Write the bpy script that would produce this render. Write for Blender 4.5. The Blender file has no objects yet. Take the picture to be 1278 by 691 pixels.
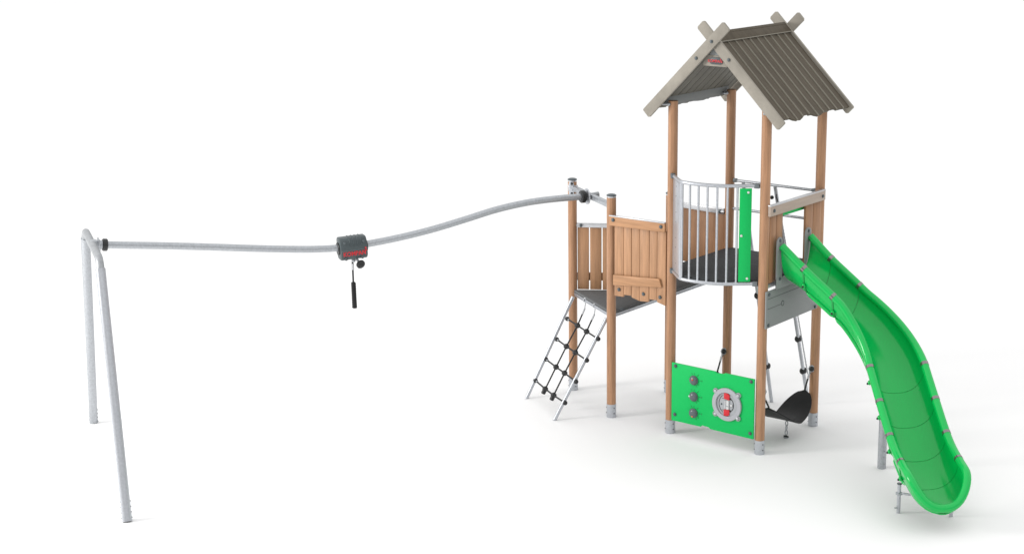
import bpy, bmesh, math, random
from mathutils import Vector, Matrix
random.seed(7)
V = Vector
sc = bpy.context.scene
col = sc.collection

# ------------------------------------------------------------------ camera, world, lamps, exposure
cd = bpy.data.cameras.new('camera')
cam = bpy.data.objects.new('camera', cd)
col.objects.link(cam)
sc.camera = cam
PITCH, HEAD = 0.240646, V((-0.593124, 0.805111, 0))
fw = (HEAD * math.cos(PITCH) + V((0, 0, -math.sin(PITCH)))).normalized()
rt = V((0.805111, 0.593124, 0))
up = rt.cross(fw)
cam.matrix_world = Matrix((
    (rt.x, up.x, -fw.x, 8.41426), (rt.y, up.y, -fw.y, -12.42338), (rt.z, up.z, -fw.z, 5.21711), (0, 0, 0, 1)))
cd.sensor_width = 36
cd.lens = 2049.066 / 1278 * 36
cd.shift_x = (639 - 759.335) / 1278
cd.clip_end = 2000

w = bpy.data.worlds.new('World')
sc.world = w
w.use_nodes = True
bg = w.node_tree.nodes['Background']
bg.inputs[0].default_value = (1.0, 1.0, 1.0, 1)
bg.inputs[1].default_value = 0.50

def area(name, loc, target, size, power, color=(1, 1, 1)):
    l = bpy.data.lights.new(name, 'AREA')
    l.shape = 'SQUARE'
    l.size = size
    l.energy = power
    l.color = color
    o = bpy.data.objects.new(name, l)
    col.objects.link(o)
    o.location = loc
    o.rotation_euler = (V(target) - V(loc)).to_track_quat('-Z', 'Y').to_euler()
    return o

area('overhead_softbox', (-20, 32, 42), (-20, 32, 0), 210.0, 0.645 * math.pi * 210 * 210)
area('key_softbox', (-7.5, -9.0, 4.6), (0.8, 0, 1.4), 2.6, 640, (1.0, 0.985, 0.96))

sc.view_settings.view_transform = 'Standard'
sc.view_settings.look = 'None'
sc.view_settings.gamma = 1
sc.view_settings.exposure = 0
try:
    sc.cycles.max_bounces = 8
    sc.cycles.diffuse_bounces = 1
except Exception:
    pass

# ------------------------------------------------------------------ materials
def mat(name, color, rough=0.5, metal=0.0, spec=0.5, coat=0.0, var=0.0, vscale=8.0, stretch=(1, 1, 1),
        bump=0.0, bscale=60.0, bstretch=None, color2=None, emis=0):
    m = bpy.data.materials.new(name)
    m.use_nodes = True
    nt = m.node_tree
    b = nt.nodes['Principled BSDF']
    b.inputs['Base Color'].default_value = (*color, 1)
    b.inputs['Roughness'].default_value = rough
    b.inputs['Metallic'].default_value = metal
    b.inputs['Specular IOR Level'].default_value = spec
    b.inputs['Coat Weight'].default_value = coat
    b.inputs['Coat Roughness'].default_value = 0.12
    tc = nt.nodes.new('ShaderNodeTexCoord')
    if var > 0:
        mp = nt.nodes.new('ShaderNodeMapping')
        mp.inputs['Scale'].default_value = stretch
        nt.links.new(tc.outputs['Object'], mp.inputs[0])
        n = nt.nodes.new('ShaderNodeTexNoise')
        n.inputs['Scale'].default_value = vscale
        n.inputs['Detail'].default_value = 6
        n.inputs['Roughness'].default_value = 0.65
        nt.links.new(mp.outputs[0], n.inputs['Vector'])
        r = nt.nodes.new('ShaderNodeValToRGB')
        r.color_ramp.elements[0].position = 0.32
        r.color_ramp.elements[1].position = 0.68
        c2 = color2 or tuple(min(1, c * (1 + var)) for c in color)
        c1 = tuple(c * (1 - var) for c in color)
        r.color_ramp.elements[0].color = (*c1, 1)
        r.color_ramp.elements[1].color = (*c2, 1)
        nt.links.new(n.outputs[0], r.inputs[0])
        nt.links.new(r.outputs[0], b.inputs['Base Color'])
    if bump > 0:
        n2 = nt.nodes.new('ShaderNodeTexNoise')
        n2.inputs['Scale'].default_value = bscale
        n2.inputs['Detail'].default_value = 3
        mp2 = nt.nodes.new('ShaderNodeMapping')
        mp2.inputs['Scale'].default_value = bstretch or (1, 1, 1)
        nt.links.new(tc.outputs['Object'], mp2.inputs[0])
        nt.links.new(mp2.outputs[0], n2.inputs['Vector'])
        bp = nt.nodes.new('ShaderNodeBump')
        bp.inputs['Strength'].default_value = bump
        bp.inputs['Distance'].default_value = 0.004
        nt.links.new(n2.outputs[0], bp.inputs['Height'])
        nt.links.new(bp.outputs[0], b.inputs['Normal'])
    return m

M = {}
M['wood'] = mat('lacquered_wood', (0.445, 0.238, 0.130), 0.38, spec=0.42, var=0.20, vscale=6, stretch=(9, 9, 0.55),
                bump=0.25, bscale=10, bstretch=(9, 9, .5))
M['wood_b'] = mat('panel_wood', (0.490, 0.268, 0.145), 0.45, spec=0.35, var=0.20, vscale=4, stretch=(7, 7, 0.5),
                  bump=0.25, bscale=10, bstretch=(9, 9, .5))
M['wood_c'] = mat('panel_wood_darker', (0.38, 0.197, 0.102), 0.45, spec=0.35, var=0.20, vscale=4, stretch=(7, 7, 0.5),
                  bump=0.25, bscale=10, bstretch=(9, 9, .5))
M['wood_d'] = mat('dark_joint_wood', (0.16, 0.085, 0.05), 0.7, var=.1)
M['wood_h'] = mat('beam_wood', (0.50, 0.268, 0.138), 0.45, spec=0.35, var=0.18, vscale=4, stretch=(0.6, 0.6, 8))
M['wood_pale'] = mat('pale_beam_wood', (0.43, 0.345, 0.285), 0.5, spec=0.4, var=0.10, vscale=5, stretch=(.6, .6, 8))
M['grey_wood'] = mat('weathered_bargeboard', (0.335, 0.308, 0.262), 0.6, spec=0.3, var=0.14, vscale=4, stretch=(1.2, 8, 1.2),
                     bump=0.2, bscale=12, bstretch=(1, 9, 1))
M['roof'] = mat('brown_grey_roof', (0.100, 0.084, 0.062), 0.65, spec=0.15, var=0.16, vscale=3, stretch=(1, 5, 1), bump=0.2, bscale=40)
M['roof_line'] = mat('roof_groove_edge', (0.27, 0.25, 0.205), 0.5, spec=0.3)
M['roof_under'] = mat('roof_underside', (0.150, 0.142, 0.118), 0.6, spec=0.3, var=0.12, vscale=3, stretch=(1, 5, 1))
M['galv'] = mat('galvanised_steel', (0.43, 0.45, 0.475), 0.38, metal=0.65, var=0.13, vscale=55, bump=0.15, bscale=120)
M['galv_l'] = mat('bright_galvanised_steel', (0.52, 0.54, 0.575), 0.34, metal=0.65, var=0.09, vscale=50, bump=0.1, bscale=120)
M['galv_d'] = mat('dull_galvanised_steel', (0.36, 0.375, 0.39), 0.45, metal=0.5, var=0.14, vscale=26)
M['alu'] = mat('aluminium', (0.60, 0.61, 0.63), 0.35, metal=0.6, var=0.05, vscale=12)
M['band'] = mat('steel_band', (0.27, 0.245, 0.245), 0.20, metal=0.9, var=0.08, vscale=30)
M['clamp'] = mat('cast_grey_clamp', (0.16, 0.18, 0.19), 0.45, metal=0.3, var=0.08, vscale=30)
M['bolt'] = mat('bolt_cap', (0.085, 0.105, 0.115), 0.3, metal=0.2, spec=0.6, var=0.05, vscale=40)
M['black'] = mat('black_plastic', (0.012, 0.013, 0.014), 0.4, spec=0.5, var=0.1, vscale=30)
M['rubber'] = mat('black_rubber', (0.011, 0.011, 0.012), 0.5, spec=0.35, var=0.15, vscale=20, bump=0.4, bscale=250)
M['rope'] = mat('dark_rope', (0.022, 0.023, 0.023), 0.7, var=0.3, vscale=150)
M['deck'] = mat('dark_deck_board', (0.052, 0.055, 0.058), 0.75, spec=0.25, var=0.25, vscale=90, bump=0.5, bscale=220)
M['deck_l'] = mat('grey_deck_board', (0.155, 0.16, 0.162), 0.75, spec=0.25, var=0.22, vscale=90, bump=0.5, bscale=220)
M['green'] = mat('green_panel', (0.006, 0.540, 0.120), 0.42, spec=0.2, var=0.03, vscale=60, bump=0.12, bscale=180)
M['slide'] = mat('green_moulded_plastic', (0.001, 0.515, 0.094), 0.17, spec=0.45, var=0.035, vscale=3, bump=0.06, bscale=90)
M['seam'] = mat('slide_seam', (0.004, 0.33, 0.065), 0.5)
M['grey_panel'] = mat('grey_hpl_panel', (0.27, 0.283, 0.281), 0.5, spec=0.3, var=0.04, vscale=90, bump=0.15, bscale=200)
M['engrave'] = mat('engraved_line', (0.09, 0.10, 0.10), 0.7)
M['knob'] = mat('dark_grey_knob', (0.105, 0.125, 0.135), 0.28, spec=0.6, var=0.04, vscale=20)
M['gauge'] = mat('light_grey_plastic', (0.44, 0.45, 0.48), 0.45, spec=0.4, var=0.03, vscale=40)
M['gauge_in'] = mat('gauge_face', (0.42, 0.44, 0.46), 0.25, spec=0.5, var=0.03, vscale=40)
M['red'] = mat('red', (0.66, 0.018, 0.030), 0.4)
M['orange'] = mat('orange', (0.80, 0.22, 0.06), 0.4)
M['white'] = mat('white', (0.78, 0.78, 0.78), 0.35)
M['housing'] = mat('trolley_housing', (0.070, 0.088, 0.094), 0.42, spec=0.4, var=0.06, vscale=30)
M['ground'] = mat('white_floor', (0.95, 0.95, 0.95), 0.9, spec=0.0)

# ------------------------------------------------------------------ helpers
def basis(d):
    d = V(d).normalized()
    a = V((0, 0, 1)) if abs(d.z) < 0.95 else V((1, 0, 0))
    x = a.cross(d).normalized()
    return x, d.cross(x).normalized(), d

class MB:
    def __init__(s):
        s.bm = bmesh.new()
        s.mats = []
        s.cur = 0
    def m(s, name):
        if name not in s.mats:
            s.mats.append(name)
        s.cur = s.mats.index(name)
        return s
    def _merge(s, t, bev=0, seg=2):
        if bev > 0:
            bmesh.ops.recalc_face_normals(t, faces=t.faces)
            es = [e for e in t.edges if len(e.link_faces) == 2 and e.calc_face_angle(0) > 0.6]
            bmesh.ops.bevel(t, geom=es, offset=bev, segments=seg, affect='EDGES', profile=0.5)
        for f in t.faces:
            f.material_index = s.cur
        bmesh.ops.recalc_face_normals(t, faces=t.faces)
        me = bpy.data.meshes.new('tmp')
        t.to_mesh(me)
        t.free()
        s.bm.from_mesh(me)
        bpy.data.meshes.remove(me)
    def prism(s, poly, o, u, v, th, bev=0.0):
        """poly: 2-D outline in the frame o + a*u + b*v, extruded by the vector th"""
        t = bmesh.new()
        o, u, v, th = V(o), V(u), V(v), V(th)
        a = [t.verts.new(o + u * p[0] + v * p[1]) for p in poly]
        b = [t.verts.new(q.co + th) for q in a]
        t.faces.new(a)
        t.faces.new(list(reversed(b)))
        n = len(a)
        for i in range(n):
            t.faces.new((a[i], b[i], b[(i + 1) % n], a[(i + 1) % n]))
        s._merge(t, bev)
        return s
    def box(s, lo, hi, bev=0.003):
        return s.prism([(lo[0], lo[1]), (hi[0], lo[1]), (hi[0], hi[1]), (lo[0], hi[1])], (0, 0, lo[2]), (1, 0, 0), (0, 1, 0),
                       (0, 0, hi[2] - lo[2]), bev)
    def beam(s, p, q, wd, ht, bev=0.003, upv=(0, 0, 1)):
        """rectangular bar from p to q, wd wide (sideways), ht tall"""
        p, q = V(p), V(q)
        d = (q - p).normalized()
        sd = d.cross(V(upv)).normalized()
        u2 = sd.cross(d).normalized()
        return s.prism([(-wd / 2, -ht / 2), (wd / 2, -ht / 2), (wd / 2, ht / 2), (-wd / 2, ht / 2)], p, sd, u2, q - p, bev)
    def tube(s, path, r, seg=16, caps=True, closed=False):
        t = bmesh.new()
        P = [V(p) for p in path]
        n = len(P)
        R = r if isinstance(r, (list, tuple)) else [r] * n
        rings = []
        x = None
        for i in range(n):
            a = P[(i - 1) % n] if (i > 0 or closed) else P[0]
            b = P[(i + 1) % n] if (i < n - 1 or closed) else P[-1]
            d = (b - a).normalized()
            if x is None:
                x = basis(d)[0]
            x = (x - d * x.dot(d)).normalized()
            y = d.cross(x)
            rings.append([t.verts.new(P[i] + (x * math.cos(k * 2 * math.pi / seg) + y * math.sin(k * 2 * math.pi / seg)) * R[i])
                          for k in range(seg)])
        for i in range(n if closed else n - 1):
            A, B = rings[i], rings[(i + 1) % n]
            for k in range(seg):
                t.faces.new((A[k], A[(k + 1) % seg], B[(k + 1) % seg], B[k]))
        if caps and not closed:
            t.faces.new(list(reversed(rings[0])))
            t.faces.new(rings[-1])
        s._merge(t)
        return s
    def cyl(s, p, q, r, seg=24, bev=0):
        if bev:
            p, q = V(p), V(q)
            d = (q - p).normalized()
            return s.tube([p, p + d * 1e-5, p + d * bev, q - d * bev, q - d * 1e-5, q], [r - bev, r - bev, r, r, r - bev, r - bev], seg)
        return s.tube([p, q], r, seg)
    def ball(s, c, r, n=(0, 0, 1), flat=1.0, seg=16):
        x, y, z = basis(n)
        t = bmesh.new()
        bmesh.ops.create_uvsphere(t, u_segments=seg, v_segments=max(8, seg // 2), radius=1)
        for v in t.verts:
            v.co = V(c) + (x * v.co.x + y * v.co.y + z * v.co.z * flat) * r
        s._merge(t)
        return s
    def text(s, body, o, u, v, size, depth=0.002, bold=0.0, sx=1.0):
        c = bpy.data.curves.new('t', 'FONT')
        c.body = body
        c.size = 1.0
        c.align_x = 'CENTER'
        c.align_y = 'CENTER'
        c.offset = bold
        c.resolution_u = 3
        to = bpy.data.objects.new('t', c)
        me = bpy.data.meshes.new_from_object(to)
        t = bmesh.new()
        t.from_mesh(me)
        u, v = V(u).normalized(), V(v).normalized()
        n = u.cross(v)
        r = bmesh.ops.extrude_face_region(t, geom=list(t.faces))
        for e in r['geom']:
            if isinstance(e, bmesh.types.BMVert):
                e.co.z += depth / size
        for q in t.verts:
            q.co = V(o) + u * q.co.x * size * sx + v * q.co.y * size + n * q.co.z * size
        for f in t.faces:
            f.material_index = s.cur
        m2 = bpy.data.meshes.new('tmp')
        t.to_mesh(m2)
        t.free()
        s.bm.from_mesh(m2)
        bpy.data.meshes.remove(m2)
        bpy.data.meshes.remove(me)
        bpy.data.objects.remove(to)
        bpy.data.curves.remove(c)
        return s
    def build(s, name, parent=None, label=None, smooth=True):
        bm = s.bm
        off = V((0, 0, 0))
        p = parent
        while p is not None:
            off += p.location
            p = p.parent
        for q in bm.verts:
            q.co -= off
        if smooth:
            for f in bm.faces:
                f.smooth = True
            for e in bm.edges:
                if len(e.link_faces) == 2 and e.calc_face_angle(0) > 0.62:
                    e.smooth = False
        me = bpy.data.meshes.new(name)
        bm.to_mesh(me)
        bm.free()
        for k in s.mats:
            me.materials.append(M[k])
        o = bpy.data.objects.new(name, me)
        col.objects.link(o)
        o.parent = parent
        if label:
            o['label'] = label
        return o

def mb(m):
    return MB().m(m)

def thing(name, loc, label, cat, group=None):
    o = bpy.data.objects.new(name, None)
    o.empty_display_size = 0.1
    col.objects.link(o)
    o.location = loc
    o['label'] = label
    o['category'] = cat
    if group:
        o['group'] = group
    return o

def bolt(parent, c, n, r=0.016, m='bolt'):
    n = V(n).normalized()
    c = V(c)
    mb(m).cyl(c - n * 0.004, c + n * 0.004, r * 1.15, 16).ball(c + n * 0.004, r, n, 0.55, 14).build('bolt', parent)

def lerp(a, b, t):
    return V(a) * (1 - t) + V(b) * t

def chain(m, p, q, r, link=0.03):
    """alternating flat links between p and q"""
    p, q = V(p), V(q)
    d = q - p
    n = max(2, int(d.length / (link * 0.8)))
    x, y, z = basis(d)
    for i in range(n):
        c = p + d * ((i + .5) / n)
        a = x if i % 2 else y
        pts = []
        for k in range(10):
            t = 2 * math.pi * k / 10
            pts.append(c + a * math.cos(t) * link * 0.28 + z * math.sin(t) * link * 0.55)
        m.tube(pts, r, 6, closed=True)
    return m

# ------------------------------------------------------------------ ground
g = mb('ground').prism([(-400, -400), (400, -400), (400, 400), (-400, 400)], (0, 0, -0.05), (1, 0, 0), (0, 1, 0), (0, 0, 0.05)).build('ground')
g['kind'] = 'structure'
g['label'] = 'seamless white floor under the play equipment'

A, B, Cc, D = V((0, 0, 0)), V((1, 0, 0)), V((1, 1, 0)), V((0, 1, 0))
E, F, G = V((-1.577, .523, 0)), V((-.736, .046, 0)), V((-.732, 1.046, 0))
PR = 0.0455

def post(parent, p, top, cap=False):
    o = mb('wood').cyl(p + V((0, 0, .128)), p + V((0, 0, top)), PR, 32, 0.004).build('post', parent)
    f = mb('galv_l').cyl(p, p + V((0, 0, .136)), PR + .0025, 32)
    f.m('black')
    for z in (.045, .10):
        for a in (-0.35, -2.4):
            d = V((math.cos(a), math.sin(a), 0))
            f.cyl(p + d * (PR - .002) + V((0, 0, z)), p + d * (PR + .006) + V((0, 0, z)), .0055, 8)
    f.build('metal_foot', o)
    if cap:
        c = mb('alu').cyl(p + V((0, 0, top)), p + V((0, 0, top + .013)), PR - .001, 32)
        c.m('bolt').cyl(p + V((0, 0, top + .013)), p + V((0, 0, top + .024)), PR + .003, 32, .003)
        c.ball(p + V((0, 0, top + .022)), PR, (0, 0, 1), .3, 24)
        c.build('post_cap', o)
    return o

# ================================================================== PLAY TOWER
T = thing('play_tower', (0.5, 0.5, 0), 'tall four-post wooden play tower with steep grey-brown gabled roof and green panels', 'play tower')
for p in (A, B, Cc, D):
    post(T, p, 3.20)

# roof -------------------------------------------------------------
al = math.radians(44.65)
APEX = V((.5, 0, 3.779))
def sl(side, s, n, y):
    """point on the roof slope: side +1 right, -1 left; s down the slope from the apex, n outwards"""
    return V((.5 + side * (s * math.cos(al) + n * math.sin(al)), y, 3.779 - s * math.sin(al) + n * math.cos(al)))
eave = [(-.088, .955), (-.02, .946), (.078, .948), (.088, .972), (.19, .987), (.23, .985), (.30, .958), (.335, .943), (.408, .948), (.425, .968),
        (.53, .986), (.585, .984), (.66, .964), (.75, .962), (.795, .949), (.868, .953), (.882, .966), (1.0, .970), (1.138, .968)]
def eave_s(y):
    for (a, b), (c, d) in zip(eave, eave[1:]):
        if a <= y <= c:
            return b + (d - b) * (y - a) / (c - a)
    return .96
NB = 10
for side in (1, -1):
    m = mb('roof')
    y0, y1 = -.086, 1.138
    pw = (y1 - y0) / NB
    for i in range(NB):
        a, b = y0 + i * pw, y0 + (i + 1) * pw
        # one board: the rear edge rises a little, like a trapezoid sheet
        prof = [(a + .006, .034), (a + pw * .45, .032), (a + pw * .86, .026), (b, .023)]
        t = bmesh.new()
        rows = []
        for (y, n) in prof:
            se = eave_s(min(max(y, y0), y1)) if side == 1 else .96 + .012 * math.sin(y * 17)
            rows.append([t.verts.new(sl(side, -.02 if n < 10 else 0, n, y)), t.verts.new(sl(side, se, n, y)),
                         t.verts.new(sl(side, se, n - .016, y)), t.verts.new(sl(side, -.02, n - .016, y))])
        for r0, r1 in zip(rows, rows[1:]):
            for k in range(4):
                t.faces.new((r0[k], r0[(k + 1) % 4], r1[(k + 1) % 4], r1[k]))
        t.faces.new(rows[0])
        t.faces.new(list(reversed(rows[-1])))
        m.m('roof')._merge(t)
        # light bevelled step between two boards
        se = eave_s(max(a + .006, y0)) if side == 1 else .96 + .012 * math.sin(b * 17)
        t = bmesh.new()
        e0 = [t.verts.new(sl(side, s_, n_, y_)) for s_ in (-.02, se) for (y_, n_) in ((a + .0062, .0345), (a + .0015, .031), (a - .001, .020), (a + .0062, .020))]
        for k in range(4):
            t.faces.new((e0[k], e0[(k + 1) % 4], e0[4 + (k + 1) % 4], e0[4 + k]))
        t.faces.new(e0[:4])
        t.faces.new(e0[4:][::-1])
        m.m('roof_line')._merge(t)
    # underside lining
    m.m('roof_under')
    for i in range(NB):
        a, b = y0 + i * pw, y0 + (i + 1) * pw
        se = min(eave_s(a + .01), eave_s(b - .01), eave_s((a + b) / 2)) - .004 if side == 1 else .94
        t = bmesh.new()
        q = [t.verts.new(sl(side, s_, n_, y_)) for s_ in (.0, se) for (y_, n_) in ((a + .006, -.002), (b - .006, -.002), (b - .003, .010), (a + .003, .010))]
        for k in range(4):
            t.faces.new((q[k], q[(k + 1) % 4], q[4 + (k + 1) % 4], q[4 + k]))
        t.faces.new(q[:4])
        t.faces.new(q[4:][::-1])
        m._merge(t)
    m.build('roof_panel', T)

m = mb('roof')
for side in (1, -1):
    pts = [sl(side, -.052, .036, 0), sl(side, .046, .036, 0), sl(side, .046, .050, 0), sl(side, -.052 - (.014 if side == 1 else 0), .050, 0)]
    m.prism([(p.x, p.z) for p in pts], (0, -.086, 0), (1, 0, 0), (0, 0, 1), (0, 1.224, 0), .002)
m.m('roof_line').beam(sl(1, .047, .044, -.086), sl(1, .047, .044, 1.138), .004, .012, 0)
m.build('ridge_cap', T)

def bargeboard(side, y, th=.025):
    """long board along one slope whose upper end pokes past the ridge"""
    d = V((side * math.cos(al), 0, -math.sin(al)))
    n = V((side * math.sin(al), 0, math.cos(al)))
    s0, s1, h, c = -.205, 1.0, .05, .014
    poly = [(s0 + c, -h), (s1 - c, -h), (s1, -h + c), (s1, h - c * .6), (s1 - c * .6, h), (s0 + c, h), (s0, h - c), (s0, -h + c)]
    return mb('grey_wood').prism(poly, (APEX.x, y, APEX.z), d, n, (0, th, 0), .004).build('bargeboard', T)
lb = bargeboard(-1, -.140)
rb = bargeboard(1, -.1125)
bargeboard(-1, 1.1685 - .0)
bargeboard(1, 1.1405)
for o_, x, z, y in ((lb, .497, 3.777, -.142), (lb, .338, 3.62, -.142), (rb, .664, 3.623, -.115)):
    bolt(o_, (x, y, z), (0, -1, 0), .0135)
gb = mb('grey_wood').prism([(.37, 3.553), (.63, 3.553), (.59, 3.65), (.41, 3.65)], (0, -.085, 0), (1, 0, 0), (0, 0, 1), (0, .022, 0), .003).build('gable_board', T)
m = mb('grey_panel').prism([(.44, 3.65), (.56, 3.65), (.50, 3.745)], (0, -.082, 0), (1, 0, 0), (0, 0, 1), (0, .012, 0), .002)
m.build('gable_infill', T)
pill = []
for k in range(20):
    t = 2 * math.pi * k / 20
    pill.append((.517 + math.copysign(.038, math.cos(t)) + .032 * math.cos(t), 3.603 + .032 * math.sin(t)))
m = mb('housing').prism(pill, (0, -.096, 0), (1, 0, 0), (0, 0, 1), (0, .0105, 0), .003)
m.m('red').text('KOMPAN', (.510, -.0965, 3.600), (1, 0, 0), (0, 0, 1), .036, .002, .015, 1.0)
m.ball((.568, -.0975, 3.621), .0055, (0, 1, 0), .4, 10)
m.beam((.562, -.0975, 3.603), (.572, -.0975, 3.616), .003, .005, 0, (0, 1, 0))
m.build('name_plate', gb)

# eave beams
wavy = [(.02, 3.228), (1.04, 3.228), (1.04, 3.150), (.851, 3.141), (.78, 3.150), (.696, 3.146), (.60, 3.134), (.50, 3.137), (.36, 3.150), (.24, 3.143),
        (.165, 3.138), (.10, 3.150), (-.03, 3.158), (-.03, 3.215)]
for x, n in ((-.078, 1), (1.056, -1)):
    o_ = mb('grey_panel').prism(wavy, (x, 0, 0), (0, 1, 0), (0, 0, 1), (.022, 0, 0), .002).build('eave_beam', T)
    xx = x + (.026 if n == 1 else -.004)
    for y in (-.055, .932):
        mb('galv').cyl((xx - .035, y, 3.170), (xx + .045 * n, y, 3.170), .012, 12).ball((xx + .045 * n, y, 3.170), .017, (1, 0, 0), .7, 12).build('bracket_bolt', o_)

# deck with its rounded front bay
bay = [(.24, -.235), (.29, -.262), (.38, -.268), (.48, -.262), (.58, -.245), (.67, -.21), (.74, -.16), (.80, -.11), (.87, -.05), (.93, -.01)]
path = [(.02, -.02)] + bay
inner = [(V(p) + (V((.5, .5)) - V(p)).normalized() * .012) for p in path]
poly = [(x, y) for x, y in inner] + [(1.0, .0), (1.0, 1.0), (0.0, 1.0), (0.0, 0.0)]
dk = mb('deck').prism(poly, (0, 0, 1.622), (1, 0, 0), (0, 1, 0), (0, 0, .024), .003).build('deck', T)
m = mb('galv_d')
for p, q in (((.03, .95), (.97, .95)), ((.03, .03), (.97, .03)), ((.03, .05), (.03, .95)), ((.97, .05), (.97, .95)), ((.03, .5), (.97, .5))):
    m.beam((*p, 1.602), (*q, 1.602), .03, .036)
m.m('engrave').beam((.02, .5, 1.6468), (.98, .5, 1.6468), .006, .0015, 0)
m.build('deck_frame', dk)

# curved barrier
def smooth_path(pts, z, it=2):
    P = [V((x, y, z)) for x, y in pts]
    for _ in range(it):
        Q = [P[0]]
        for a, b in zip(P, P[1:]):
            Q += [a * .75 + b * .25, a * .25 + b * .75]
        Q.append(P[-1])
        P = Q
    return P
zt, zb = 2.512, 1.612
br = mb('galv_l').tube(smooth_path(path, zb), .0165, 14).build('curved_barrier', T)
mb('galv_l').tube(smooth_path(path, zt), .0165, 14).build('hand_rail', br)
for i, (x, y) in enumerate([(.262, -.245), (.284, -.257), (.373, -.268), (.462, -.263), (.55, -.250), (.636, -.223), (.716, -.178), (.785, -.122)]):
    mb('galv_l').cyl((x, y, zb), (x, y, zt), .0105 if i else .014, 12).build('bar', br)
pd = (V((.245, -.238, 0)) - V((.045, -.045, 0)))
pn = V((pd.y, -pd.x, 0)).normalized()
m = mb('galv_l').prism([(0, zb + .02), (1, zb + .02), (1, zt - .02), (0, zt - .02)], (.045, -.045, 0), pd, (0, 0, 1), pn * .006, .002)
m.m('engrave')
for k in range(7):
    for u in (.5,):
        c = V((.045, -.045, 2.44 - k * .12 + (.03 if k % 2 else 0))) + pd * u
        m.cyl(c - pn * .002, c + pn * .0075, .006, 8)
m.build('perforated_plate', br)
gd = (V((.884, -.041, 0)) - V((.800, -.110, 0)))
gn = V((gd.y, -gd.x, 0)).normalized()
gp = mb('green').prism([(0, zb + .022), (1, zb + .022), (1, zt - .022), (0, zt - .022)], V((.800, -.110, 0)) + gn * .004, gd, (0, 0, 1), gn * .014, .003).build('green_plate', br)
for u, z in ((.70, 2.455), (.18, 2.06), (.72, 1.665)):
    c = V((.800, -.110, z)) + gd * u + gn * .020
    mb('white').cyl(c - gn * .004, c + gn * .003, .011, 14).ball(c + gn * .003, .010, gn, .5, 12).build('bolt', gp)
def clampblock(parent, c, d, sz=.030):
    c, d = V(c), V(d).normalized()
    mb('clamp').beam(c - d * sz * .9, c + d * sz * .9, sz * 1.35, sz * 1.6, .006).cyl(c - d * sz, c - d * sz * 1.35, sz * .62, 14).build('clamp', parent)
for z in (zt, zb):
    clampblock(br, (.030, -.040, z), (1, -1, 0), .029)
    clampblock(br, (.925, -.018, z), (1, .3, 0), .028)

# back rails between the rear posts
for z in (2.318, 2.038):
    o_ = mb('galv').cyl((.04, 1.0, z), (.96, 1.0, z), .0135, 14).build('back_rail', T)
    if z > 2.1:
        clampblock(o_, (.058, 1.0, z), (-1, 0, 0), .024)
        clampblock(o_, (.945, 1.0, z), (1, 0, 0), .024)

# slide entrance side (B - C)
o_ = mb('wood_pale').box((1.046, -.022, 2.248), (1.076, .972, 2.340)).m('alu').box((1.044, -.022, 2.3385), (1.078, .972, 2.350), .002).build('entrance_beam', T)
for y, z in ((.035, 2.295), (.918, 2.290)):
    bolt(o_, (1.078, y, z), (1, 0, 0), .0145)
for a, b in ((.030, .134), (.140, .250), (.670, .806), (.812, .965)):
    o_ = mb('wood_c').box((1.018, a, 1.622), (1.042, b, 2.262)).build('entrance_plank', T)
    if a in (.140, .812):
        bolt(o_, (1.044, (a + b) / 2, 1.67), (1, 0, 0), .014)
mb('green').box((.972, .20, 2.188), (.992, .80, 2.245)).build('green_crossbar', T)
gp = mb('grey_panel').box((1.050, -.045, 1.213), (1.064, .905, 1.560), .003).m('engrave')
gp.box((1.0635, -.02, 1.485), (1.0652, .60, 1.4895), 0).box((1.0635, -.02, 1.392), (1.0652, .222, 1.3965), 0)
ring = [V((1.0645, .245 + .023 * math.cos(t * math.pi / 8), 1.398 + .023 * math.sin(t * math.pi / 8))) for t in range(16)]
gp.tube(ring, .0028, 6, closed=True)
gp = gp.build('grey_panel', T)
for y, z in ((.0, 1.530), (-.002, 1.240), (.853, 1.235), (.853, 1.515)):
    bolt(gp, (1.066, y, z), (1, 0, 0), .014)
mb('alu').box((1.012, .03, 1.575), (1.036, .97, 1.606)).build('threshold_strip', T)

# activity panel -------------------------------------------------
poly = [(.052, .152), (.386, .152), (.400, .168), (.470, .166), (.500, .150), (.966, .147), (.966, .726), (.648, .727), (.628, .716), (.556, .712), (.540, .724), (.052, .727)]
m = mb('green').prism(poly, (0, -.060, 0), (1, 0, 0), (0, 0, 1), (0, .016, 0), .0025).m('black')
for z in (.597, .436, .273):
    c = V((.307, -.0605, z))
    for a, r0, r1 in ((112, .060, .072), (88, .058, .070), (50, .058, .082), (5, .058, .074), (-35, .058, .070), (-62, .058, .070)):
        d = V((math.cos(math.radians(a)), 0, math.sin(math.radians(a))))
        m.beam(c + d * r0, c + d * r1, .0040, .0016, 0, (0, 1, 0))
    m.tube([c + V((.087 + .005 * math.cos(q * math.pi / 5), 0, .006 + .007 * math.sin(q * math.pi / 5))) for q in range(10)], .0012, 5, closed=True)
ap = m.build('activity_panel', T)
for x, z in ((.096, .699), (.933, .699), (.093, .218), (.933, .200)):
    bolt(ap, (x, -.062, z), (0, -1, 0), .015)
Y0 = -.060
for i, z in enumerate((.597, .436, .273)):
    c = V((.307, Y0, z))
    m = mb('knob').cyl(c, c + V((0, -.016, 0)), .047, 30, .004).ball(c + V((0, -.014, 0)), .043, (0, 1, 0), .55, 28)
    dx, dz, mm = ((.004, .012, 'orange'), (-.034, .004, 'white'), (.004, -.026, 'orange'))[i]
    m.m(mm).ball(c + V((dx, -.0145 - .0237 * math.sqrt(1 - (dx * dx + dz * dz) / .043 ** 2), dz)), .009, (0, 1, 0), .5, 10)
    if i == 0:
        m.m('red').ball(c + V((dx + .001, -.0405, dz - .001)), .006, (0, 1, 0), .6, 10)
    m.build('knob', ap)
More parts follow.
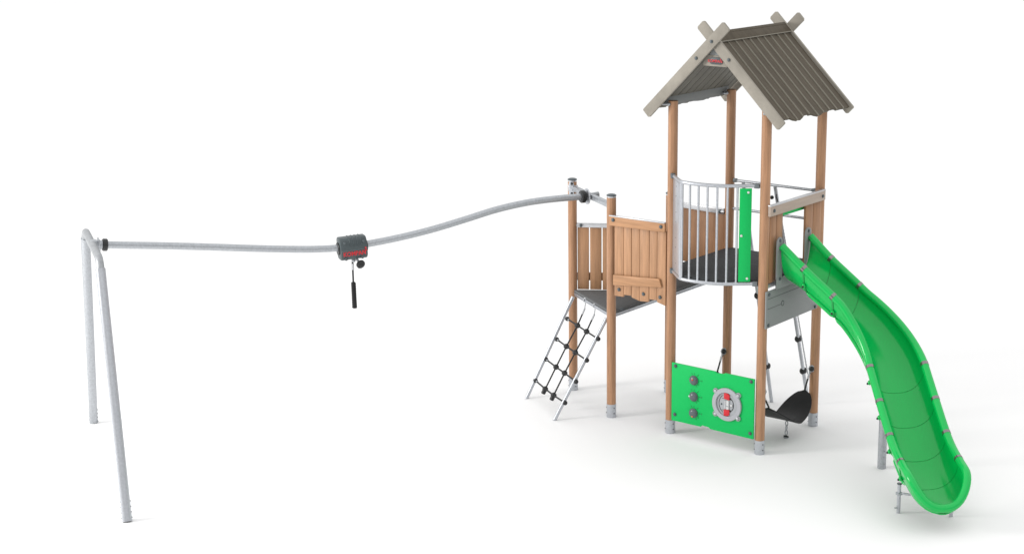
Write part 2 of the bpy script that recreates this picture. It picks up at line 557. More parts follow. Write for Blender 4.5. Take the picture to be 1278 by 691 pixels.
# round gauge
gc = V((.680, Y0, .432))
def circ(r, n=48, c=gc, a0=0, a1=2 * math.pi):
    return [(c.x + r * math.cos(a0 + (a1 - a0) * k / n), c.z + r * math.sin(a0 + (a1 - a0) * k / n)) for k in range(n)]
t = bmesh.new()
n = 64
rings = []
for (r, y) in ((.150, 0), (.158, -.004), (.158, -.018), (.154, -.022), (.118, -.022), (.115, -.019), (.115, -.002)):
    rings.append([t.verts.new((gc.x + r * math.cos(2 * math.pi * k / n), Y0 + y, gc.z + r * math.sin(2 * math.pi * k / n))) for k in range(n)])
for a, b in zip(rings, rings[1:]):
    for k in range(n):
        t.faces.new((a[k], a[(k + 1) % n], b[(k + 1) % n], b[k]))
m = mb('gauge')
m._merge(t)
for a in (42, 138, 222, 318):
    d = V((math.cos(math.radians(a)), 0, math.sin(math.radians(a))))
    c = gc + d * .166
    m.cyl(c, c + V((0, -.020, 0)), .026, 20, .003)
gr = m.build('gauge_ring', ap)
for a in (42, 138, 222, 318):
    d = V((math.cos(math.radians(a)), 0, math.sin(math.radians(a))))
    c = gc + d * .166
    m = mb('engrave').cyl(c + V((0, -.018, 0)), c + V((0, -.0215, 0)), .020, 18)
    m.m('alu').cyl(c + V((0, -.018, 0)), c + V((0, -.025, 0)), .015, 16, .002).ball(c + V((0, -.024, 0)), .010, (0, 1, 0), .6, 12)
    m.build('screw', ap)
m = mb('gauge_in').cyl(gc + V((0, -.001, 0)), gc + V((0, -.006, 0)), .1155, 48)
m.m('black')
arc = [gc + V((.012 + .100 * math.cos(t_), -.007, .100 * math.sin(t_))) for t_ in [math.radians(125 + 110 * k / 16) for k in range(17)]]
m.tube(arc, .0028, 6)
for x, z in ((-.045, .052), (-.045, -.060)):
    m.beam(gc + V((x - .012, -.0066, z)), gc + V((x + .012, -.0066, z)), .004, .002, 0, (0, 1, 0))
m.m('bolt').ball(gc + V((-.060, -.007, -.006)), .009, (0, 1, 0), .7, 12)
m.m('black')
arc = [gc + V((.026 + .045 * math.cos(t_), -.007, .062 * math.sin(t_))) for t_ in [math.radians(-62 + 124 * k / 12) for k in range(13)]]
m.tube(arc, .0035, 6)
for sgn in (1, -1):
    c = gc + V((.040, -.0075, .058 * sgn))
    m.prism([(0, .016), (-.015, -.008), (.014, -.010)], c, (1, 0, 0), (0, 0, sgn), (0, .002, 0))
m.build('gauge_face', ap)
m = mb('red').prism([(-.031, .052), (.030, .046), (.030, .098), (.006, .112), (-.031, .110)], gc + V((0, -.016, 0)), (1, 0, 0), (0, 0, 1), (0, .009, 0), .002)
m.prism([(-.031, -.052), (.030, -.046), (.030, -.098), (.006, -.112), (-.031, -.110)], gc + V((0, -.016, 0)), (1, 0, 0), (0, 0, 1), (0, .009, 0), .002)
m.m('white').cyl(gc + V((.012, -.012, -.042)), gc + V((.012, -.012, .042)), .014, 14)
m.m('alu').cyl(gc + V((-.016, -.011, -.040)), gc + V((-.016, -.011, .040)), .011, 14)
m.m('clamp').cyl(gc + V((.0, -.020, -.012)), gc + V((.022, -.020, -.012)), .006, 10)
m.m('white').ball(gc + V((.050, -.012, -.002)), .012, (0, 1, 0), .6, 12)
m.build('gauge_roller', ap)

# ================================================================== LOW PLATFORM
L = thing('low_platform', (-.9, .5, 0), 'low three-post wooden platform with plank sides and dark caps, joined to the tall tower', 'platform')
post(L, E, 2.200, True)
post(L, F, 2.208, True)
post(L, G, 2.075, True)
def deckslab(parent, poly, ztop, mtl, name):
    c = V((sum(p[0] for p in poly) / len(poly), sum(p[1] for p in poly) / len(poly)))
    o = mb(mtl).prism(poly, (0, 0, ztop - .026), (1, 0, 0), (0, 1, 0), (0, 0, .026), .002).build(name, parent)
    m = mb('galv_l')
    n = len(poly)
    q = [V(p) + (c - V(p)).normalized() * .012 for p in poly]
    for i in range(n):
        a, b = q[i], q[(i + 1) % n]
        m.beam((a.x, a.y, ztop - .038), (b.x, b.y, ztop - .038), .022, .016, .002)
        m.beam((a.x, a.y, ztop - .057), (b.x, b.y, ztop - .057), .016, .013, .002)
    m.build('deck_frame', o)
    return o
deckslab(L, [(-1.548, .502), (-.765, .045), (-.716, .075), (-.716, 1.02), (-.765, 1.03)], 1.080, 'deck_l', 'triangular_deck')
d2 = deckslab(L, [(-.70, .05), (-.03, .03), (-.012, .05), (-.012, .96), (-.70, 1.02)], 1.402, 'deck_l', 'upper_step_deck')
for c in ((-.03, .075, 1.405), (-.69, .15, 1.085)):
    bolt(L if c[2] < 1.2 else d2, c, (.3, -.3, 1), .017, 'clamp')

def plank_wall(parent, p, q, nn, zb_, ztop, off, railz, railh, wallmat, n_out, gap=.010, zbs=None, th=.022):
    p, q, n_out = V(p), V(q), V(n_out).normalized()
    d = (q - p)
    Ln = d.length
    d.normalize()
    m = mb(wallmat)
    pw = Ln / nn
    for i in range(nn):
        za = zbs[i] if zbs else (zb_, zb_)
        o = p + d * (i * pw + gap / 2) + n_out * off
        jz = random.uniform(-.002, .002)
        m.prism([(0, za[0]), (pw - gap, za[1]), (pw - gap, ztop), (0, ztop)], o + n_out * jz, d, (0, 0, 1), n_out * th, .0055)
    return m

# E-G wall (seen from inside)

d = (G - E).normalized()
a, b = E + d * .045, G - d * .05
nin = V((d.y, -d.x, 0))
w1 = plank_wall(L, a, b, 7, 1.078, 1.735, -.012, 0, 0, 'wood_b', nin, gap=.011).build('plank_wall', L)
mb('wood_c').prism([(0, 1.17), ((b - a).length, 1.17), ((b - a).length, 1.25), (0, 1.25)], a - nin * .013, d, (0, 0, 1), -nin * .02).build('back_batten', w1)
o_ = mb('alu').prism([(0, 1.730), ((b - a).length, 1.730), ((b - a).length, 1.775), (0, 1.775)], a + nin * .004 , d, (0, 0, 1), nin * .022, .003).build('top_rail', w1)
c = a + d * .035 + nin * .03 + V((0, 0, 1.753))
mb('alu').cyl(c - d * .035, c, .012, 12).m('bolt').cyl(c - d * .004, c + d * .02, .019, 16, .004).build('rail_fitting', w1)

# G-D wall behind the curved barrier
d = (D - G).normalized()
a, b = G + d * .045, D - d * .045
nin = V((d.y, -d.x, 0))
w2 = plank_wall(L, a, b, 6, 1.42, 1.985, -.012, 0, 0, 'wood_c', nin, gap=.003).build('plank_wall', L)
mb('alu').prism([(0, 1.972), ((b - a).length, 1.972), ((b - a).length, 2.028), (0, 2.028)], a + nin * .012, d, (0, 0, 1), nin * .022, .003).build('top_rail', w2)
c = b - d * .04 + nin * .04 + V((0, 0, 1.998))
mb('alu').cyl(c, c + d * .05, .012, 12).m('bolt').cyl(c - d * .014, c + d * .012, .019, 16, .004).build('rail_fitting', w2)

# F-A wall (front, stepped lower edge, slanted board)
yF = -.004
zbs = [(1.262, 1.266), (1.288, 1.291), (1.276, 1.255), (1.254, 1.262), (1.289, 1.292), (1.275, 1.252)]
xs = [-.650, -.538, -.447, -.354, -.241, -.150, -.048]
m = mb('wood_b')
for i in range(6):
    m.m('wood_b' if i % 2 == 0 else 'wood_h' if False else 'wood_b')
    m.prism([(xs[i] + .0015, zbs[i][0]), (xs[i + 1] - .0015, zbs[i][1]), (xs[i + 1] - .0015, 1.975), (xs[i] + .0015, 1.975)], (0, yF - .002 * (i % 2), 0),
            (1, 0, 0), (0, 0, 1), (0, -.022, 0), .006)
m.m('wood_d').box((-.645, -.003, 1.30), (-.052, .003, 1.96))
w3 = m.build('plank_wall', L)
bm_ = mb('wood_h').prism([(-.690, 1.955), (-.046, 1.968), (-.046, 2.052), (-.690, 2.045)], (0, -.030, 0), (1, 0, 0), (0, 0, 1), (0, -.026, 0), .004)
bm_.m('alu').prism([(-.690, 2.0458), (-.046, 2.0528), (-.046, 2.0630), (-.690, 2.0560)], (0, -.028, 0), (1, 0, 0), (0, 0, 1), (0, -.032, 0), .002)
bm_ = bm_.build('top_beam', w3)
bolt(w3, (-.640, -.060, 2.015), (0, -1, 0), .0155)
bolt(w3, (-.087, -.060, 2.018), (0, -1, 0), .0155)
mb('wood_h').prism([(-.648, 1.372), (-.080, 1.432), (-.110, 1.513), (-.648, 1.474)], (0, -.030, 0), (1, 0, 0), (0, 0, 1), (0, -.022, 0), .006).build('slanted_board', w3)
for x, z in ((-.590, 1.333), (-.302, 1.333), (-.110, 1.330)):
    bolt(w3, (x, -.030, z), (0, -1, 0), .0155)

# ================================================================== SLIDE
S = thing('slide', (2.0, 0.1, 0), 'bright green curved plastic slide turning down from the tower to the floor', 'slide')
y0s, xss, Rs, ph = .405, 1.711, .805, math.radians(45)
L1, La = xss - 1.10, Rs * math.radians(45)
def plan(s):
    if s < L1:
        return V((1.10 + s, y0s, 0)), 0.0
    if s < L1 + La:
        a = (s - L1) / Rs
        return V((xss + Rs * math.sin(a), y0s - Rs * (1 - math.cos(a)), 0)), -a
    e = V((xss + Rs * math.sin(ph), y0s - Rs * (1 - math.cos(ph)), 0))
    return e + (s - L1 - La) * V((math.cos(ph), -math.sin(ph), 0)), -ph
CS = [.228, .531, 1.243, 1.550, 1.852, 2.160]          # joints
RZ = [(0, 1.955), (.228, 1.776), (.531, 1.565), (.87, 1.315), (1.243, 1.035), (1.55, .817), (1.852, .612), (2.0, .540), (2.16, .492), (2.30, .460), (2.6, .42)]
def hermite(tab, s):
    n_ = len(tab)
    if s <= tab[0][0]:
        return tab[0][1]
    for i in range(n_ - 1):
        if s <= tab[i + 1][0]:
            x0, y0_ = tab[i]
            x1, y1_ = tab[i + 1]
            def sl_(j):
                a_, b_ = max(0, j - 1), min(n_ - 1, j + 1)
                return (tab[b_][1] - tab[a_][1]) / (tab[b_][0] - tab[a_][0])
            h = x1 - x0
            t_ = (s - x0) / h
            return (2 * t_**3 - 3 * t_**2 + 1) * y0_ + (t_**3 - 2 * t_**2 + t_) * h * sl_(i) + (-2 * t_**3 + 3 * t_**2) * y1_ + (t_**3 - t_**2) * h * sl_(i + 1)
    return tab[-1][1]
def rimz(s):
    return hermite(RZ, s)
def halfw(s):
    return .249 + .012 * max(0, 1 - s / .2)
def floorz(s):
    return hermite([(0, 1.600), (.228, 1.495), (.531, 1.305), (.87, 1.060), (1.243, .785), (1.55, .567), (1.852, .370), (2.0, .295), (2.16, .235), (2.36, .185), (2.6, .165)], s)
SEND = 2.300      # where the rounded exit begins
TIP = 2.535
def section(s, off=0.0, nn=28):
    """trough cross-section points from left rim to right rim; off pushes outwards"""
    P, a = plan(s)
    nrm = V((-math.sin(a), math.cos(a), 0))
    k = 0.0
    if s > SEND:
        k = min(1, (s - SEND) / (TIP - SEND))
    hw = halfw(s) * max(0.0, 1 - k ** 2.5) ** .4 if k else halfw(s)
    zr, zf = rimz(s), floorz(s)
    if k:
        kk = k ** 2.4
        zr = zr + (.215 - zr) * kk
    hw2, zf2 = hw + off, zf - off
    out = []
    for i in range(nn + 1):
        th = math.pi * i / nn
        cx_, sx_ = -math.cos(th), math.sin(th)
        px = math.copysign(abs(cx_) ** .80, cx_) * hw2
        pz = zr - (abs(sx_) ** .86) * (zr - zf2)
        out.append(P + nrm * px + V((0, 0, pz)))
    return out
def shell(m, s0, s1, n_):
    t_ = bmesh.new()
    ins, outs = [], []
    for i in range(n_ + 1):
        s = s0 + (s1 - s0) * i / n_
        ins.append([t_.verts.new(p) for p in section(s)])
        outs.append([t_.verts.new(p) for p in section(s, .010)])
    w_ = len(ins[0])
    for i in range(n_):
        for k in range(w_ - 1):
            t_.faces.new((ins[i][k], ins[i][k + 1], ins[i + 1][k + 1], ins[i + 1][k]))
            t_.faces.new((outs[i][k + 1], outs[i][k], outs[i + 1][k], outs[i + 1][k + 1]))
        for k in (0, w_ - 1):
            t_.faces.new((ins[i][k], ins[i + 1][k], outs[i + 1][k], outs[i][k]))
    for i in (0, n_):
        for k in range(w_ - 1):
            t_.faces.new((ins[i][k], outs[i][k], outs[i][k + 1], ins[i][k + 1]))
    m._merge(t_)
def rimpt(s, side):
    P, a = plan(s)
    nrm = V((-math.sin(a), math.cos(a), 0))
    return P + nrm * side * halfw(s) + V((0, 0, rimz(s)))
RT = .035
joints = [0] + CS
g_ = .003
for i in range(len(joints) - 1):
    s0, s1 = joints[i] + (g_ if i else 0), joints[i + 1] - g_
    n_ = max(6, int((s1 - s0) / .03))
    m = mb('slide')
    shell(m, s0, s1, n_)
    for side in (-1, 1):
        m.tube([rimpt(s0 + (s1 - s0) * k / n_, side) for k in range(n_ + 1)], RT, 20)
        if i > 0:
            idx = 7 if side == -1 else 21
            m.tube([section(s0 + (s1 - s0) * k / n_, .019)[idx] for k in range(n_ + 1)], [.004] + [.019] * (n_ - 1) + [.004], 12)
    m.build('slide_section', S)
# exit section: rim tube wraps round the front lip
m = mb('slide')
shell(m, CS[-1] + g_, TIP - .004, 22)
P0_, ah = plan(SEND)
hd = V((math.cos(ah), math.sin(ah), 0))
nr = V((-math.sin(ah), math.cos(ah), 0))
pts = []
for k in range(7):
    pts.append(rimpt(CS[-1] + g_ + (SEND - CS[-1]) * k / 7, -1))
for k in range(25):
    t_ = math.pi * k / 24
    al_, la_ = math.sin(t_) ** .8, math.copysign(abs(math.cos(t_)) ** .8, math.cos(t_))
    r = V((0, 0, 0)) + P0_ + hd * (TIP - SEND) * al_ - nr * .249 * la_
    kk = al_ ** 2.4
    s_ = SEND + (TIP - SEND) * al_
    z = rimz(s_) + (.215 - rimz(s_)) * kk
    pts.append(V((r.x, r.y, z)))
for k in range(6, -1, -1):
    pts.append(rimpt(CS[-1] + g_ + (SEND - CS[-1]) * k / 7, 1))
m.tube(pts, RT, 20)
m.build('exit_section', S)
# joints: flange behind the seam, silver bands on the rims, bolts on the outside
for i, s in enumerate(CS):
    t_ = bmesh.new()
    rows = [[t_.verts.new(p) for p in section(s + ds, of)] for ds, of in ((-.008, .003), (.008, .003), (.008, .015), (-.008, .015))]
    w_ = len(rows[0])
    for k in range(w_ - 1):
        for r_ in range(4):
            a_, b_ = rows[r_], rows[(r_ + 1) % 4]
            t_.faces.new((a_[k], a_[k + 1], b_[k + 1], b_[k]))
    m = mb('seam')
    m._merge(t_)
    m.build('joint_flange', S)
    for side in (-1, 1):
        a_, b_ = rimpt(s - .018, side), rimpt(s + .018, side)
        m = mb('band').cyl(lerp(a_, b_, .15), lerp(a_, b_, .85), RT + .0022, 20)
        c = section(s, .020)[4 if side == -1 else 24]
        m.build('joint_band', S)
        nrm = (c - V((plan(s)[0].x, plan(s)[0].y, c.z))).normalized()
        q = mb('slide').ball(c - V((0, 0, .01)), .022, nrm, .8, 14)
        q.m('black').ball(c + nrm * .018 - V((0, 0, .018)), .011, nrm, .8, 10)
        q.build('joint_bolt', S)
# entrance brackets
for ya, yb, z0_, z1_ in ((.080, .178, 1.595, 2.040), (.592, .700, 1.575, 2.042)):
    r = (yb - ya) / 2
    cy = (ya + yb) / 2
    poly = [(ya, z0_), (yb, z0_)] + [(cy + r * math.cos(k * math.pi / 10), z1_ - r + r * math.sin(k * math.pi / 10)) for k in range(11)]
    o_ = mb('grey_panel').prism(poly, (1.078, 0, 0), (0, 1, 0), (0, 0, 1), (.012, 0, 0), .002).build('entrance_bracket', S)
    bolt(o_, (1.092, cy, z1_ - .032), (1, 0, 0), .0135)
    if ya < .3:
        bolt(o_, (1.092, cy + .01, z0_ + .055), (1, 0, 0), .0135)
mb('grey_panel').prism([(.080, 1.560), (.700, 1.560), (.690, 1.66), (.178, 1.66), (.08, 1.66)], (1.079, 0, 0), (0, 1, 0), (0, 0, 1), (.010, 0, 0), .002).build('entrance_bracket_plate', S)
# supports
pb = V((2.089, .330, 0))
m = mb('galv').cyl(pb, pb + V((0, 0, .84)), .039, 24)
m.m('galv_d')
for z in (.05, .11, .17):
    m.cyl(pb + V((.030, -.022, z)), pb + V((.040, -.030, z)), .006, 8)
m.m('clamp').box((2.04, .26, .80), (2.14, .38, .815))
m.build('support_pole', S)
q = V((2.700, -.555, 0))
m = mb('galv_l').cyl(q, q + V((0, 0, .255)), .0165, 14).m('bolt').cyl(q + V((0, 0, .255)), q + V((0, 0, .266)), .022, 16, .003)
m.m('galv').cyl(q + V((0, 0, .165)), q + V((0, 0, .182)), .030, 16, .002)
m.cyl(q + V((-.004, -.018, .05)), q + V((-.02, -.035, .05)), .006, 8)
m.beam(q + V((0, 0, .176)), q + V((.30, .02, .20)), .022, .016)
m.build('exit_support', S)
q = V((3.09, -.365, 0))
mb('galv_l').cyl(q, q + V((0, 0, .22)), .0165, 14).beam(q + V((0, 0, .18)), q + V((-.2, -.12, .19)), .02, .014).build('exit_support', S)

# ================================================================== ROPE LADDER
R_ = thing('rope_ladder', (-1.4, -.15, 0), 'slanting net of black ropes between two silver poles below the low platform', 'climbing net')
lt, lbm = V((-1.520, .452, 1.02)), V((-1.776, -.007, 0))
rtp, rbm = V((-.792, .043, 1.0)), V((-1.121, -.376, 0))
for a, b in ((lt, lbm), (rtp, rbm)):
    mb('galv_l').cyl(a, b, .0185, 16).build('pole', R_)
nodes = [[(-1.494, .326, .815), (-1.271, .2, .812), (-1.07, .085, .809), (-.829, -.052, .807)],
         [(-1.562, .239, .606), (-1.347, .114, .601), (-1.148, .001, .599), (-.904, -.137, .597)],
         [(-1.641, .158, .399), (-1.413, .027, .394), (-1.219, -.083, .393), (-.971, -.225, .389)],
         [(-1.705, .064, .184), (-1.479, -.068, .175), (-1.284, -.179, .174), (-1.042, -.311, .18)]]
nz = (rbm - lbm).cross(lt - lbm).normalized()
if nz.y > 0:
    nz = -nz
for row in nodes:
    row = [V(p) for p in row]
    m = mb('rope').tube([row[0], row[1], row[2], row[3]], .0085, 8)
    rg = m.build('rung_rope', R_)
    for i, p in enumerate(row):
        last = row is nodes[-1]
        if i in (0, 3):
            out = (row[0] - row[3]).normalized() * (1 if i == 0 else -1)
            m = mb('black').ball(p + out * .010, .024, out, 1.0, 14)
            m.m('galv').cyl(p - out * .045, p - out * .018, .011, 12)
            m.build('end_knob', rg)
        else:
            mb('black').ball(p, .029, (0, 0, 1), 1, 12).cyl(p - V((.025, 0, 0)), p + V((.025, 0, 0)), .022, 10, .005).build('rope_joint', rg)
for j in (1, 2):
    topp = V((-1.287, .362, 1.045)) if j == 1 else V((-1.076, .243, 1.045))
    P = [topp + V((0, -.02, -.09))] + [V(nodes[i][j]) for i in range(4)]
    o_ = mb('rope').tube(P, .0080, 8).build('hanging_rope', R_)
    mb('alu').tube([P[0] + (P[1] - P[0]) * .35, P[0]], .010, 8).cyl(P[0], topp, .006, 8).build('wire_end', o_)
    ringp = [topp + V((.022 * math.cos(t * .63), -.012, .022 * math.sin(t * .63) - .006)) for t in range(10)]
    mb('alu').tube(ringp, .0065, 6, closed=True).build('eye_ring', o_)
    e = V(nodes[3][j])
    dn = (P[4] - P[3]).normalized()
    mb('black').cyl(e, e + dn * .055, .023, 12, .005).build('rope_end', o_)

# ================================================================== POLE CLIMBER behind the tower
K = thing('pole_climber', (.4, 1.3, 0), 'two leaning silver climbing poles with round black footholds behind the tower', 'climber')
t1, b1 = V((.508, 1.0, 2.318)), V((0.654, 1.524, 0))
t2, b2 = V((.150, 1.0, 2.318)), V((.300, 1.392, 0))
def foothold(m, a, b, z, r=.040):
    t_ = (a.z - z) / (a.z - b.z)
    c = a.lerp(b, t_)
    d = (b - a).normalized()
    m.ball(c, r, V((.8, -.6, 0)), .55, 18)
    return m
for k, (a, b, zs) in enumerate(((t1, b1, (2.20, .87, .555, 1.45, 1.15)), (t2, b2, (1.95, 1.57, 1.20, .40)))):
    o_ = mb('galv_l').cyl(a, b, .0185, 16).build('pole', K)
    if k == 0:
        zs = (.726, .378)
    else:
        zs = (1.145, .39)
    for z in zs:
        foothold(mb('black'), a, b, z).build('foothold', o_)
m = mb('black').ball(t1 + V((-.012, -.03, -.115)), .020, (1, -1, 0), .8, 14)
m.tube([V((.535, .985, 2.235)), V((.545, .980, 2.205)), V((.55, .985, 2.165))], .006, 6)
m.build('hook', K)
chain(mb('galv'), (.560, .985, 2.17), (0.759, 1.3, 0.405), .0028, .022).build('chain', K)

# ================================================================== SWINGING SEATS under the deck
def seat(loc_label, mirror=False):
    x0 = 1.0
    s = thing('hammock_seat', (.979, .524, 0), loc_label, 'hammock seat')
    t_ = bmesh.new()
    U, W = 32, 14
    rows, rows2 = [], []
    for i in range(U + 1):
        u = -1 + 2 * i / U
        hw = .180 * max(0.0, 1 - abs(u) ** 2.3) ** .5 * (1 - .10 * math.exp(-(u / .5) ** 2))
        r, r2 = [], []
        for j in range(W + 1):
            v = -1 + 2 * j / W
            x = .965 + v * hw
            y = .548 + u * .345
            z = .192 + .200 * (math.sqrt(u * u + .03) - .173) / .842 * (.35 + .65 * abs(u)) + .050 * v * v * abs(u) * (1 - abs(u)) - .012 * v * v
            r.append(t_.verts.new((x, y, z)))
            r2.append(t_.verts.new((x, y, z - .012)))
        rows.append(r)
        rows2.append(r2)
    for i in range(U):
        for j in range(W):
            t_.faces.new((rows[i][j], rows[i + 1][j], rows[i + 1][j + 1], rows[i][j + 1]))
            t_.faces.new((rows2[i][j + 1], rows2[i + 1][j + 1], rows2[i + 1][j], rows2[i][j]))
        for j in (0, W):
            t_.faces.new((rows[i][j], rows2[i][j], rows2[i + 1][j], rows[i + 1][j]))
    bmesh.ops.remove_doubles(t_, verts=t_.verts, dist=1e-5)
    m = mb('rubber')
    m._merge(t_)
    m.build('rubber_seat', s)
    for u, (px, py) in ((1, (.985, .945)), (-1, (.985, .050))):
        e = V((.965, .548 + u * .335, .385))
        f_ = V((px, py + 0, .575))
        mid = e.lerp(f_, .55)
        o_ = mb('rope').tube([e, mid], .0085, 8).build('hanger_rope', s)
        mb('alu').cyl(mid, e.lerp(f_, .80), .011, 10).build('wire_end', o_)
        m = mb('galv')
        rp = [f_ + V((0, .016 * math.cos(k * .63), .016 * math.sin(k * .63) - .022)) for k in range(10)]
        m.tube(rp, .006, 6, closed=True)
        c = V((px + .003, py + .005 * u, .588))
        d_ = V((.75, -.62, 0)).normalized()
        m.cyl(c + rt * .006, c + d_ * .016 + rt * .006, .036, 8, .003)
        m.m('black').ball(c + d_ * .024, .025, d_, .8, 16)
        m.build('post_fitting', s)
    m = mb('galv')
    chain(m, (.979, .53, .168), (.979, .524, .03), .0055, .046)
    m.build('anchor_chain', s)
    mb('galv').cyl((.979, .524, 0), (.979, .524, .012), .026, 16, .002).m('black').cyl((.955, .524, .016), (1.003, .524, .016), .008, 8).build('ground_anchor', s)
    return s
s1 = seat('black rubber hammock seat hung in front of the tower right side, chained to the floor')
s2 = s1.copy()
col.objects.link(s2)
s2.location = s1.location + V((-1.0, 0, 0))
s2['label'] = 'black hammock seat hidden behind the green dial panel, only its rope showing'
def copy_children(src, dst):
    for ch in [o for o in bpy.data.objects if o.parent == src]:
        c = ch.copy()
        col.objects.link(c)
        c.parent = dst
        copy_children(ch, c)
copy_children(s1, s2)
for s in (s1, s2):
    s['group'] = 'hammock seats under the tower deck'

# ================================================================== TRACK RIDE
m0 = V((-3.539, -3.816, 0))
tdir = V((.50226, .86472, 0))
f1, f2 = V((-4.709, -3.111, 0)), V((-2.369, -4.521, 0))
fd = (f2 - f1).normalized()
K2 = thing('cable_track', m0, 'long wavy galvanised steel track rail on a tall two-legged frame at the far left', 'track ride')
def fp(t, z):
    return V((f1.x + fd.x * t, f1.y + fd.y * t, z))
for sg in (0, 1):
    def ft(t, z):
        return fp(t if sg == 0 else 2.732 - t, z)
    leg = mb('galv' if sg == 0 else 'galv_l').tube([ft(0, 0), ft(.722, 1.995)], .0415, 24).build('leg', K2)
    base, hi = ft(0, 0), ft(.722, 1.995)
    ax = (hi - base).normalized()
    sd = (rt - ax * rt.dot(ax)).normalized()
    for z in (.03, .075, .12, .165):
        for q in (-1, 1):
            c = base + ax * z
            mb('galv_d').cyl(c + sd * q * .038, c + sd * q * .047, .006, 8).build('rivet', leg)
# bent top tube, narrower than the legs
def bend(p0, p1, p2, n_=8):
    return [p0 * (1 - t) ** 2 + p1 * 2 * t * (1 - t) + p2 * t * t for t in [k / n_ for k in range(n_ + 1)]]
ptop = [fp(.69, 1.90)] + bend(fp(.718, 1.985), fp(.752, 2.072), fp(.86, 2.072)) + bend(fp(1.872, 2.072), fp(1.980, 2.072), fp(2.014, 1.985)) + [fp(2.042, 1.90)]
mb('galv_d').tube(ptop, .0335, 20).build('top_tube', K2)
rail_tab = [(.0, 2.068), (.305, 2.035), (.579, 2.006), (.999, 1.957), (1.429, 1.904), (1.87, 1.856), (2.095, 1.842), (2.25, 1.842), (2.477, 1.855), (2.789, 1.889), (3.106, 1.939),
            (3.427, 2.006), (3.754, 2.078), (4.084, 2.122), (4.419, 2.136), (4.72, 2.134)]
def rp(s):
    z = hermite(rail_tab, s)
    return V((m0.x + tdir.x * s, m0.y + tdir.y * s, z))
rail = mb('galv').tube([rp(k * 4.66 / 90) for k in range(91)], .0325, 24).build('rail', K2)
m = mb('black').cyl(rp(.085), rp(.130), .055, 28, .008)
m.build('rubber_buffer', rail)
mb('black').cyl(rp(4.625), rp(4.675), .062, 28, .008).build('rubber_buffer', rail)
m = mb('galv').cyl(rp(.0) + fd * .0, rp(.085), .040, 24)
m.prism([(-.05, -.055), (.05, -.055), (.05, .055), (-.05, .055)], rp(.05), fd, (0, 0, 1), tdir * .014, .004)
m.beam(rp(-.02), rp(.045), .085, .09, .018)
m.build('frame_clamp', K2)
# end plate and crossbar between the two low posts
pc = rp(4.69)
m = mb('galv_l').cyl(pc, pc + tdir * .012, .078, 28, .002)
m.m('galv_d').cyl(pc + V((0, 0, .0)), pc + tdir * .13 + V((0, 0, .012)), .026, 14)
m.build('end_plate', K2)
ed = (F - E).normalized()
ca, cb = E + ed * .03 + V((0, 0, 2.135)), F - ed * .03 + V((0, 0, 2.125))
ns = V((ed.y, -ed.x, 0))
cbx = mb('galv').beam(ca, cb, .05, .052, .006).build('crossbar', K2)
for p, zc in ((E, 2.135), (F, 2.125)):
    e_ = ed if p is E else -ed
    # rounded post plate facing the viewer
    cc = p + V((0, 0, zc))
    nf = V((.36, -.93, 0)).normalized()
    uf = V((.93, .36, 0))
    pl = []
    for k in range(18):
        t = 2 * math.pi * k / 18
        pl.append((.028 * math.cos(t) + .004, .032 * math.sin(t) + math.copysign(.038, math.sin(t))))
    if p is E:
        m = mb('galv_l').prism(pl, cc + nf * (PR - .004), uf, (0, 0, 1), nf * .012, .003)
        m.prism([(-.03, -.03), (.06, -.03), (.06, .03), (-.03, .03)], cc + nf * (PR + .004), uf, (0, 0, 1), -nf * .05, .004)
        o_ = m.build('post_plate', cbx)
        for dz in (.050, -.052):
            c = cc + nf * (PR + .010) + uf * .010 + V((0, 0, dz))
            mb('black').ball(c, .014, nf, .6, 12).build('bolt', cbx)

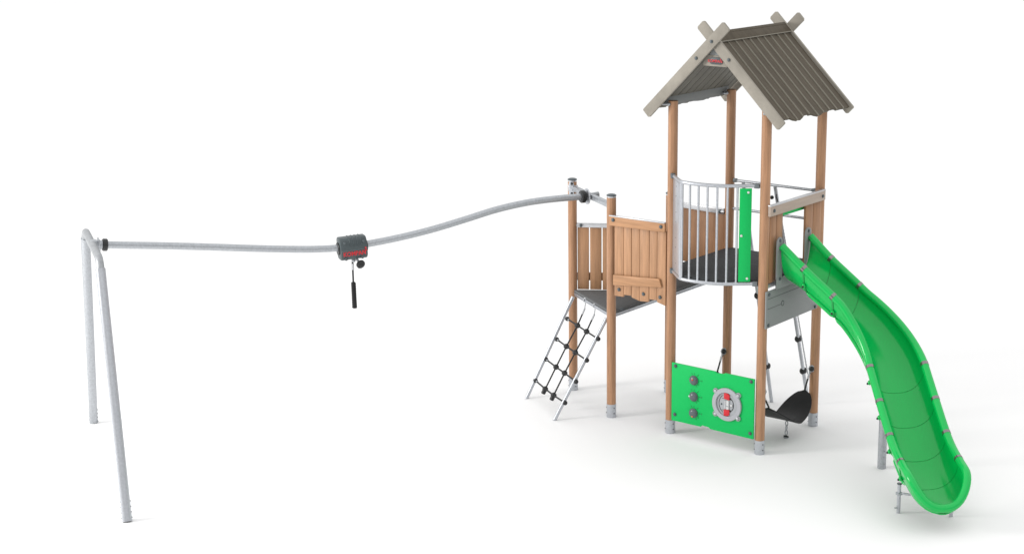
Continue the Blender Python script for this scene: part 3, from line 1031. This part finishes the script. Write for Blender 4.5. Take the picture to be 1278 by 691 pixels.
# trolley ----------------------------------------------------------
s_c = 2.318
cT = rp(s_c)
cT.z = 1.838
TR = thing('track_trolley', (cT.x, cT.y, 1.838), 'dark grey trolley box with red lettering and hanging grip on the track rail', 'trolley')
td = (rp(s_c + .1) - rp(s_c - .1)).normalized()
tn = V((td.y, -td.x, 0)).normalized()
tu = tn.cross(td).normalized()
if tu.z < 0:
    tu = -tu
oct_ = [(-.080, -.070), (-.052, -.108), (.052, -.108), (.082, -.080), (.088, -.030), (.086, .030), (.070, .085), (.045, .105), (-.045, .105), (-.070, .085)]
m = mb('housing').prism(oct_, cT - td * .128, tn, tu, td * .256, .014)
def hp(a, b, c_):
    return cT + td * a + tn * b + tu * c_
# ribs over the top and the upper front
for a in (-.035, .0, .035, .07):
    m.tube([hp(a, -.03, .105), hp(a, .045, .104), hp(a, .069, .085), hp(a, .086, .030)], .0065, 8)
m.m('clamp').beam(hp(-.118, .086, -.012), hp(.118, .086, -.012), .006, .004, .001, tu)
th_ = math.atan2(.05, .006)
td_up = (hp(0, .088, -.030) - hp(0, .082, -.080)).normalized()
hs = m.build('housing', TR)
m = mb('red').text('KOMPAN', hp(.0, .0870, -.045), td, td_up, .060, .003, .02, .86)
m.beam(hp(.094, .090, -.045), hp(.112, .090, -.012), .005, .007, 0, tn).beam(hp(.086, .090, -.024), hp(.122, .091, -.026), .005, .007, 0, tn)
m.ball(hp(.106, .091, -.002), .009, tn, .4, 10)
m.build('lettering', hs)
for a, b, c_, in ((-.085, .080, .062), (.095, .080, .062), (-.085, .084, -.088), (.070, .084, -.088)):
    bolt(hs, hp(a, b, c_), tn, .013, 'bolt')
for sg in (-1, 1):
    mb('black').cyl(hp(sg * .126, 0, 0), hp(sg * .140, 0, 0), .060, 24, .004).build('end_bush', hs)
m = mb('galv').cyl(hp(.02, .03, -.10), hp(.035, .075, -.135), .013, 12).ball(hp(.0, .02, -.125), .020, tn, .7, 12)
m.build('shackle', TR)
mb('black').cyl(hp(.045, .070, -.150), hp(.050, .098, -.160), .042, 24, .008).ball(hp(.050, .098, -.160), .022, tn, .6, 14).build('buffer_ball', TR)
ht = V((-2.375, -1.812, 0)) + tn * .0
o_ = mb('rope').tube([V((ht.x, ht.y, 1.72)), V((ht.x, ht.y, 1.50))], .0085, 8).m('alu').cyl((ht.x, ht.y, 1.68), (ht.x, ht.y, 1.62), .013, 10).build('hanging_rope', TR)
m = mb('rubber').cyl((ht.x, ht.y, 1.500), (ht.x + .008, ht.y, 1.250), .0215, 16, .004)
for k in range(11):
    z = 1.485 - k * .022
    m.cyl((ht.x + .003, ht.y, z), (ht.x + .003, ht.y, z - .008), .0235, 14)
m.build('grip', TR)
